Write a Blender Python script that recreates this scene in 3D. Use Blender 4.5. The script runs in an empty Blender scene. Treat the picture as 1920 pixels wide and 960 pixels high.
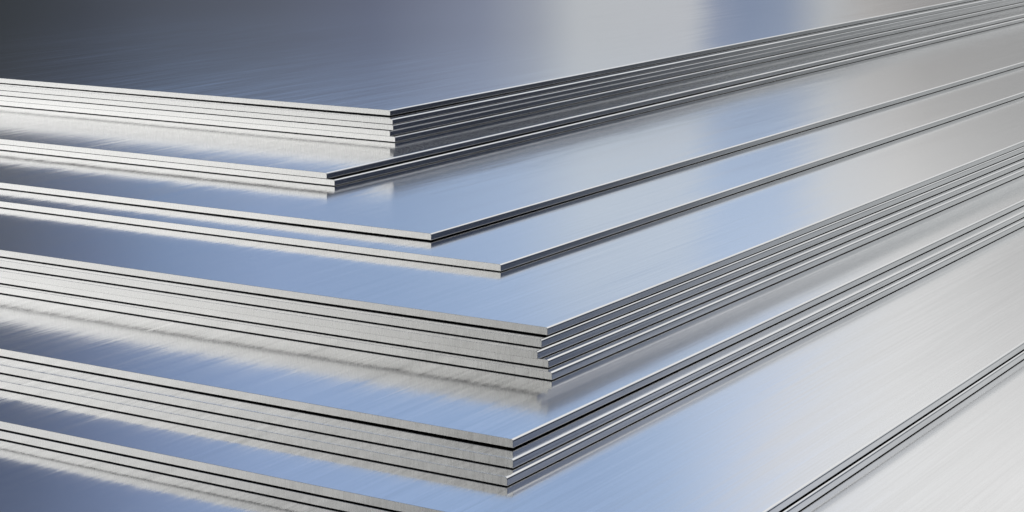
# A pile of brushed metal sheets, seen close up at one corner of the pile.
import bpy, bmesh, math
from math import radians, sin, cos, pi, exp

scene = bpy.context.scene
col = scene.collection

# ----------------------------------------------------------------- helpers
def srgb(r, g, b):
    def f(c):
        c /= 255.0
        return c / 12.92 if c <= 0.04045 else ((c + 0.055) / 1.055) ** 2.4
    return (f(r), f(g), f(b))

class Nodes:
    def __init__(self, tree):
        self.t = tree
        tree.nodes.clear()
    def new(self, kind, **kw):
        n = self.t.nodes.new(kind)
        for k, v in kw.items():
            setattr(n, k, v)
        return n
    def link(self, a, b):
        self.t.links.new(a, b)
    def put(self, sock, v):
        if hasattr(v, 'is_output'):
            self.link(v, sock)
        else:
            sock.default_value = v
    def math(self, op, a, b=0.0, c=0.0, clamp=False):
        n = self.new('ShaderNodeMath', operation=op, use_clamp=clamp)
        for i, v in enumerate((a, b, c)):
            self.put(n.inputs[i], v)
        return n.outputs[0]
    def vmath(self, op, a, b=None, scale=None):
        n = self.new('ShaderNodeVectorMath', operation=op)
        self.put(n.inputs[0], a)
        if b is not None:
            self.put(n.inputs[1], b)
        if scale is not None:
            self.put(n.inputs['Scale'], scale)
        return n.outputs[0]
    def noise(self, vec, scale=1.0, detail=2.0, rough=0.5):
        n = self.new('ShaderNodeTexNoise')
        self.link(vec, n.inputs['Vector'])
        n.inputs['Scale'].default_value = scale
        n.inputs['Detail'].default_value = detail
        n.inputs['Roughness'].default_value = rough
        return n.outputs['Fac']
    def maprange(self, v, a, b, c, d, smooth=False):
        n = self.new('ShaderNodeMapRange', interpolation_type='SMOOTHSTEP' if smooth else 'LINEAR')
        self.put(n.inputs[0], v)
        for i, x in enumerate((a, b, c, d)):
            n.inputs[i + 1].default_value = x
        return n.outputs[0]
    def mix(self, fac, a, b):
        n = self.new('ShaderNodeMix', data_type='RGBA')
        self.put(n.inputs[0], fac)
        self.put(n.inputs[6], a)
        self.put(n.inputs[7], b)
        return n.outputs[2]
    def ramp(self, fac, stops, interp='LINEAR'):
        n = self.new('ShaderNodeValToRGB')
        cr = n.color_ramp
        cr.interpolation = interp
        stops = sorted(stops, key=lambda s: s[0])
        while len(cr.elements) < len(stops):
            cr.elements.new(1.0)
        for e, (p, c) in zip(cr.elements, stops):
            e.position = p
        for e, (p, c) in zip(cr.elements, stops):
            e.position = p
            e.color = (*c, 1)
        self.link(fac, n.inputs[0])
        return n.outputs[0]

# --------------------------------------------------------------- materials
AZ = radians(31.674)         # the long edges run this far right of straight ahead
T = 0.005                    # sheet thickness, 5 mm
LONG, WIDE = 3.0, 1.5        # sheet size, m

def brushed(name, grain, tint, rough, streak_tilt, fine, coarse, edge):
    """Brushed metal. grain: local axis the brush lines run along."""
    m = bpy.data.materials.new(name)
    m.use_nodes = True
    N = Nodes(m.node_tree)
    out = N.new('ShaderNodeOutputMaterial')
    bsdf = N.new('ShaderNodeBsdfPrincipled')
    N.link(bsdf.outputs[0], out.inputs[0])
    tc = N.new('ShaderNodeTexCoord')
    oi = N.new('ShaderNodeObjectInfo')
    off = N.math('MULTIPLY', oi.outputs['Random'], 37.0)
    comb = N.new('ShaderNodeCombineXYZ')
    for i in range(3):
        N.link(off, comb.inputs[i])
    co = tc.outputs['Object']
    def stretched(s, k):
        v = N.vmath('MULTIPLY', co, s)
        sh = N.vmath('SCALE', comb.outputs[0], scale=k)
        return N.vmath('ADD', v, sh)
    n1 = N.noise(stretched(fine, 1.0), 1.0, 3.0, 0.6)
    n2 = N.noise(stretched(coarse, 1.7), 1.0, 2.0, 0.55)
    n3 = N.noise(stretched((4.0, 85.0, 4.0), 3.1), 1.0, 2.0, 0.6)
    nw = N.noise(stretched((1.3, 2.6, 1.0), 2.3), 1.0, 1.0, 0.5)
    s = N.math('MULTIPLY_ADD', N.math('SUBTRACT', n1, 0.5), 1.0,
               N.math('MULTIPLY', N.math('SUBTRACT', n2, 0.5), 0.45))
    if not edge:             # broader, longer strokes that still read from a distance
        s = N.math('MULTIPLY_ADD', N.math('SUBTRACT', n3, 0.5), 0.45, s)
    # grooves tip the surface a little to either side, across the grain
    across = N.new('ShaderNodeVectorTransform', vector_type='VECTOR', convert_from='OBJECT', convert_to='WORLD')
    across.inputs[0].default_value = (0, 1, 0)
    along = N.new('ShaderNodeVectorTransform', vector_type='VECTOR', convert_from='OBJECT', convert_to='WORLD')
    along.inputs[0].default_value = (1, 0, 0) if grain == 'x' else (0, 0, 1)
    geo = N.new('ShaderNodeNewGeometry')
    tilt = N.vmath('SCALE', across.outputs[0], scale=N.math('MULTIPLY', s, streak_tilt))
    nrm = N.vmath('ADD', geo.outputs['Normal'], tilt)
    if not edge:
        wave = N.vmath('SCALE', across.outputs[0], scale=N.math('MULTIPLY', N.math('SUBTRACT', nw, 0.5), 0.012))
        nrm = N.vmath('ADD', nrm, wave)
    N.link(N.vmath('NORMALIZE', nrm), bsdf.inputs['Normal'])
    # slight tone change from groove to groove
    tone = N.maprange(s, -0.5, 0.5, 0.94 if edge else 0.86, 1.055 if edge else 1.13)
    N.link(N.vmath('SCALE', tint, scale=tone), bsdf.inputs['Base Color'])
    bsdf.inputs['Metallic'].default_value = 1.0
    N.link(N.maprange(s, -0.4, 0.4, rough * 0.85, rough * 1.15), bsdf.inputs['Roughness'])
    bsdf.inputs['Anisotropic'].default_value = 0.2
    N.link(along.outputs[0], bsdf.inputs['Tangent'])
    return m

MAT_FACE = brushed('brushed_metal', 'x', (0.80, 0.80, 0.80), 0.13, 0.062, (7.0, 480.0, 5.0), (6.0, 190.0, 3.0), False)
MAT_EDGE = brushed('cut_edge_metal', 'z', (0.80, 0.795, 0.785), 0.27, 0.03, (20.0, 620.0, 10.0), (20.0, 150.0, 10.0), True)

def concrete():
    m = bpy.data.materials.new('concrete')
    m.use_nodes = True
    N = Nodes(m.node_tree)
    out = N.new('ShaderNodeOutputMaterial')
    bsdf = N.new('ShaderNodeBsdfPrincipled')
    N.link(bsdf.outputs[0], out.inputs[0])
    tc = N.new('ShaderNodeTexCoord')
    a = N.noise(tc.outputs['Object'], 1.6, 6.0, 0.6)
    b = N.noise(tc.outputs['Object'], 60.0, 4.0, 0.6)
    k = N.math('MULTIPLY_ADD', b, 0.3, N.math('MULTIPLY', a, 0.7))
    N.link(N.ramp(k, [(0.3, (0.30, 0.30, 0.29)), (0.7, (0.42, 0.42, 0.41))]), bsdf.inputs['Base Color'])
    bsdf.inputs['Roughness'].default_value = 0.6
    return m

# ------------------------------------------------------------- sheet mesh
R_TOP = 0.28 * T             # rounded long edge, top
R_BOT = 0.055 * T             # rounded long edge, bottom
E_END = 0.03 * T             # tiny broken edge at the sawn end

def ring(inset):
    """Cross-section in (v, z), counter-clockwise seen from -u. inset shrinks it."""
    pts = []
    lo, hi = inset, T - inset
    v0, v1 = inset, WIDE - inset
    n = 6
    # bottom, from v1 side to v0 side
    cols = [0.0, .03, .08, .14, .2, .27, .35, .45, .6, .9, 1.2, 1.0 * WIDE]
    def vs(r):
        a, b = v0 + r, v1 - r
        return [a + (b - a) * c / WIDE for c in cols]
    bottom = [(v, lo) for v in vs(R_BOT)]
    top = [(v, hi) for v in vs(R_TOP)]
    def arc(cv, cz, r, a0, a1, k):
        return [(cv + r * cos(a0 + (a1 - a0) * i / k), cz + r * sin(a0 + (a1 - a0) * i / k)) for i in range(1, k)]
    pts += bottom
    pts += arc(v1 - R_BOT, lo + R_BOT, R_BOT, -pi / 2, 0, 3)
    pts += [(v1, lo + R_BOT), (v1, hi - R_TOP)]
    pts += arc(v1 - R_TOP, hi - R_TOP, R_TOP, 0, pi / 2, n)
    pts += top[::-1]
    pts += arc(v0 + R_TOP, hi - R_TOP, R_TOP, pi / 2, pi, n)
    pts += [(v0, hi - R_TOP), (v0, lo + R_BOT)]
    pts += arc(v0 + R_BOT, lo + R_BOT, R_BOT, pi, 1.5 * pi, 3)
    return pts

SPRINGS = []                 # (x, y, rise, reach) of every sprung corner so far, from the bottom up

def bend(x, y):
    return sum(h * exp(-((x - cx) ** 2 + (y - cy) ** 2) / (2 * r * r)) for cx, cy, h, r in SPRINGS)

def sheet_mesh(name, ox, oy):
    """A sheet with its near corner at (ox, oy), lying on the bent sheets below it."""
    ca, sa = cos(pi / 2 - AZ), sin(pi / 2 - AZ)
    bm = bmesh.new()
    us = [0.0, E_END, .03, .08, .14, .2, .27, .35, .45, .6, .8, 1.0, 1.3, 1.8, 2.4, LONG - E_END, LONG]
    rings = []
    for i, u in enumerate(us):
        inset = E_END if i in (0, len(us) - 1) else 0.0
        rr = []
        for v, z in ring(inset):
            rr.append(bm.verts.new((u, v, z + bend(ox + u * ca - v * sa, oy + u * sa + v * ca))))
        rings.append(rr)
    k = len(rings[0])
    for a, b in zip(rings, rings[1:]):
        for j in range(k):
            bm.faces.new((a[j], b[j], b[(j + 1) % k], a[(j + 1) % k]))
    f0 = bm.faces.new(rings[0])
    f1 = bm.faces.new(rings[-1][::-1])
    bmesh.ops.recalc_face_normals(bm, faces=bm.faces)
    for f in bm.faces:
        f.material_index = 0
        f.smooth = False
    f0.material_index = 1
    f1.material_index = 1
    bmesh.ops.triangulate(bm, faces=[f0, f1])
    me = bpy.data.meshes.new(name)
    bm.to_mesh(me)
    bm.free()
    me.materials.append(MAT_FACE)
    me.materials.append(MAT_EDGE)
    return me

# ------------------------------------------------------------------ sheets
PITCH = 1.11 * T             # sheet plus the thin air gap
U5 = 'five-sheet stack at the top of the pile'
M5 = 'five-sheet stack in the middle of the pile'
T3 = 'three-sheet stack under the middle five'
P2 = 'pair of sheets just under the top five-sheet stack'
L2 = 'lowest pair of sheets at the bottom of the pile'
# corner x, corner y, (rise in thicknesses, reach) of a sprung near corner, label, group
SHEETS = [
    (-0.1133, 1.8809, (0.09, 0.2), 'topmost brushed metal sheet of the pile, its whole dark blue-grey upper face showing', U5),
    (-0.1101, 1.8640, None, 'thin metal sheet directly below the topmost sheet, second from the top of the pile', U5),
    (-0.1097, 1.8648, None, 'middle sheet of the top stack of five, third from the top of the pile', U5),
    (-0.1127, 1.8654, None, 'set-back fourth sheet of the top stack, its corner tucked in behind its neighbours', U5),
    (-0.1081, 1.8660, None, 'lowest sheet of the top stack of five, its corner mirrored in the sheet below', U5),
    (-0.1559, 1.6918, (0.1, 0.7), 'upper sheet of the pair under the top five, its pale upper face reflecting them', P2),
    (-0.1494, 1.6921, None, 'lower sheet of the pair under the top five, its corner jutting slightly further', P2),
    (-0.0599, 1.4813, (0.09, 0.17), 'single metal sheet with slightly sprung corner, lying right below the upper pair', 'two single sheets in the middle of the pile'),
    (-0.0079, 1.3981, None, 'single metal sheet lying directly on top of the middle stack of five', 'two single sheets in the middle of the pile'),
    (0.0221, 1.2315, (0.07, 0.16), 'top sheet of the middle five-sheet stack, blue upper face and slightly raised corner', M5),
    (0.0183, 1.2239, None, 'second sheet of the middle five-sheet stack, below the one with raised corner', M5),
    (0.0157, 1.2160, None, 'third sheet of the middle five-sheet stack, its corner set back furthest of the five', M5),
    (0.0225, 1.2167, None, 'fourth sheet of the middle five-sheet stack, jutting out below the set-back corner', M5),
    (0.0244, 1.2080, None, 'lowest sheet of the middle five-sheet stack, its corner jutting furthest of the five', M5),
    (0.0005, 1.0839, (0.09, 0.16), 'top sheet of the three-sheet stack, broad blue ledge with black gap under its corner', T3),
    (0.0006, 1.0658, None, 'middle sheet of the three-sheet stack near the lower edge of the photo', T3),
    (-0.0026, 1.0517, None, 'lowest sheet of the three-sheet stack, its corner nearest the bottom of the photo', T3),
    (0.0859, 0.9363, (0.1, 0.8), 'upper sheet of the lowest pair, wide blue-to-white face and corner outside the photo', L2),
    (0.0869, 0.9351, None, 'lower sheet of the lowest pair, thin band between two black gaps at lower right', L2),
    (0.2200, 0.6680, None, 'bottom sheet of the whole pile, pale at lower right and dark blue at lower left', 'the sheet under the whole pile'),
]
n = len(SHEETS)
for i, (x, y, spring, label, group) in reversed(list(enumerate(SHEETS))):
    if spring:
        SPRINGS.append((x, y, spring[0] * T, spring[1]))
    me = sheet_mesh('metal_sheet', x, y)
    o = bpy.data.objects.new('metal_sheet', me)
    col.objects.link(o)
    o.location = (x, y, (n - 1 - i) * PITCH + 0.0003)
    o.rotation_euler = (0, 0, pi / 2 - AZ)
    o['label'] = label
    o['category'] = 'metal sheet'
    o['group'] = group

# ------------------------------------------------------------------- floor
bm = bmesh.new()
bmesh.ops.create_grid(bm, x_segments=8, y_segments=8, size=20)
me = bpy.data.meshes.new('floor')
bm.to_mesh(me)
bm.free()
me.materials.append(concrete())
fl = bpy.data.objects.new('floor', me)
col.objects.link(fl)
fl['kind'] = 'structure'

# ------------------------------------------------- surroundings (world light)
# A made-up light panorama, toned to shape the metal's reflections, by compass bearing (0 = ahead,
# + = right) and height above the horizon.
w = bpy.data.worlds.new('World')
scene.world = w
w.use_nodes = True
N = Nodes(w.node_tree)
wo = N.new('ShaderNodeOutputWorld')
bg = N.new('ShaderNodeBackground')
N.link(bg.outputs[0], wo.inputs[0])
tc = N.new('ShaderNodeTexCoord')
sep = N.new('ShaderNodeSeparateXYZ')
N.link(tc.outputs['Generated'], sep.inputs[0])
az = N.math('ARCTAN2', sep.outputs[0], sep.outputs[1])
az01 = N.math('MULTIPLY_ADD', az, 1 / (2 * pi), 0.5)
el = N.math('MULTIPLY', N.math('ARCSINE', sep.outputs[2]), 180 / pi)

def A(px):      # bearing of a column of the photograph, as ramp position
    return math.degrees(math.atan((px - 960) / 3818))
K = 1 / 0.87
FRONT = 17.0    # the stretch straight ahead gets a finer ramp of its own
front01 = N.maprange(N.math('MULTIPLY', az, 180 / pi), -FRONT, FRONT, 0, 1)
def panorama(front, left, right):
    f = N.ramp(front01, [((A(px) + FRONT) / (2 * FRONT), tuple(K * v for v in srgb(*c))) for px, c in front])
    side = left + [(-FRONT, front[0][1]), (FRONT, front[-1][1])] + right
    r = N.ramp(az01, [((a + 180) / 360, tuple(K * v for v in srgb(*c))) for a, c in side])
    inside = N.math('LESS_THAN', N.math('ABSOLUTE', az), radians(FRONT - 0.5))
    return N.mix(inside, r, f)

left_low  = [(-180, (80, 82, 88)), (-150, (90, 92, 96)), (-128, (251, 251, 249)), (-116, (296, 296, 294)), (-100, (299, 299, 298)), (-80, (250, 251, 252)), (-45, (60, 64, 70))]
left_mid  = [(-180, (80, 82, 88)), (-150, (60, 60, 59)), (-126, (136, 136, 132)), (-117, (226, 226, 223)), (-110, (274, 274, 272)), (-101, (297, 297, 296)), (-80, (250, 251, 252)), (-45, (62, 68, 80))]
left_high = [(-180, (80, 82, 88)), (-150, (56, 56, 55)), (-126, (65, 65, 61)), (-117, (73, 73, 69)), (-113, (157, 157, 154)), (-110, (210, 210, 208)), (-101, (257, 257, 256)), (-80, (230, 231, 232)), (-45, (66, 74, 90))]
right_low  = [(30, (150, 151, 152)), (48, (165, 166, 166)), (52, (140, 143, 144)), (56, (96, 99, 102)), (60, (40, 42, 47)), (65, (23, 24, 27)), (80, (21, 23, 26)), (110, (50, 54, 60)), (180, (80, 82, 88))]
right_mid  = [(30, (190, 190, 190)), (50, (192, 195, 196)), (54, (172, 176, 178)), (57, (136, 142, 150)), (60, (70, 79, 94)), (63, (40, 49, 67)), (70, (32, 40, 58)), (90, (35, 42, 56)), (120, (60, 64, 72)), (180, (80, 82, 88))]
right_high = [(30, (220, 220, 220)), (50, (216, 218, 220)), (54, (214, 217, 222)), (58, (180, 189, 207)), (62, (81, 94, 121)), (70, (55, 68, 97)), (95, (49, 58, 76)), (120, (60, 64, 72)), (180, (80, 82, 88))]

low = [(-150, (42, 44, 45)), (0, (45, 48, 49)), (150, (53, 55, 58)), (300, (66, 67, 72)), (500, (75, 76, 83)), (700, (87, 89, 104)), (900, (116, 120, 136)), (1000, (143, 146, 155)), (1080, (176, 178, 180)),
       (1295, (178, 179, 182)), (1345, (126, 134, 154)), (1400, (112, 124, 148)), (1470, (122, 133, 154)), (1550, (168, 170, 172)), (1620, (160, 157, 155)), (1740, (136, 134, 133)), (1920, (140, 140, 140))]
mid = [(-150, (80, 84, 94)), (0, (90, 96, 110)), (150, (104, 117, 144)), (300, (122, 143, 176)), (500, (138, 159, 194)), (720, (142, 164, 197)), (960, (165, 184, 212)), (1100, (190, 201, 214)),
       (1290, (189, 200, 214)), (1360, (173, 192, 219)), (1470, (175, 193, 219)), (1570, (203, 207, 212)), (1700, (209, 209, 209)), (1920, (182, 182, 182))]
high = [(-150, (76, 86, 110)), (0, (84, 96, 124)), (150, (104, 119, 152)), (300, (124, 143, 180)), (500, (144, 167, 206)), (900, (144, 170, 209)), (1120, (143, 168, 206)), (1260, (158, 181, 215)),
        (1380, (190, 203, 225)), (1500, (216, 219, 226)), (1700, (226, 227, 228)), (1920, (229, 229, 229))]
c_low = panorama(low, left_low, right_low)
c_mid = panorama(mid, left_mid, right_mid)
c_high = panorama(high, left_high, right_high)
# over head height: white added ahead and right for edge highlights, dim elsewhere
c_top = N.ramp(az01, [((a + 180) / 360, c) for a, c in (
    (-180, (.15, .16, .18)), (-60, (.16, .18, .22)), (-20, (.30, .36, .46)), (0, (.5, .57, .68)), (12, (.92, .92, .92)), (60, (.92, .92, .92)), (85, (.3, .32, .36)), (180, (.15, .16, .18)))])
e = N.math('ABSOLUTE', el)
m1 = N.mix(N.maprange(e, 6.7, 8.9, 0, 1), c_low, c_mid)
m2 = N.mix(N.maprange(e, 11.0, 17.0, 0, 1), m1, c_high)
m3 = N.mix(N.maprange(e, 19.5, 25.0, 0, 1, True), m2, c_top)
m4 = N.mix(N.maprange(e, 48.0, 60.0, 0, 1, True), m3, (.35, .36, .38, 1))
N.link(m4, bg.inputs['Color'])
bg.inputs['Strength'].default_value = 1.0

# ------------------------------------------------------------------ camera
cam_d = bpy.data.cameras.new('camera')
cam = bpy.data.objects.new('camera', cam_d)
col.objects.link(cam)
cam.location = (0, 0, 0.36075)
cam.rotation_euler = (pi / 2 - radians(11.628), 0, 0)
cam_d.sensor_width = 36.0
cam_d.lens = 71.588
cam_d.clip_start = 0.02
cam_d.clip_end = 200
scene.camera = cam

# ------------------------------------------------------------------ render
scene.render.engine = 'CYCLES'
scene.render.resolution_x, scene.render.resolution_y = 1024, 512
scene.cycles.max_bounces = 10
scene.cycles.glossy_bounces = 8
scene.cycles.use_denoising = True
scene.view_settings.view_transform = 'Standard'
scene.view_settings.look = 'None'
scene.view_settings.exposure = 0
scene.view_settings.gamma = 1
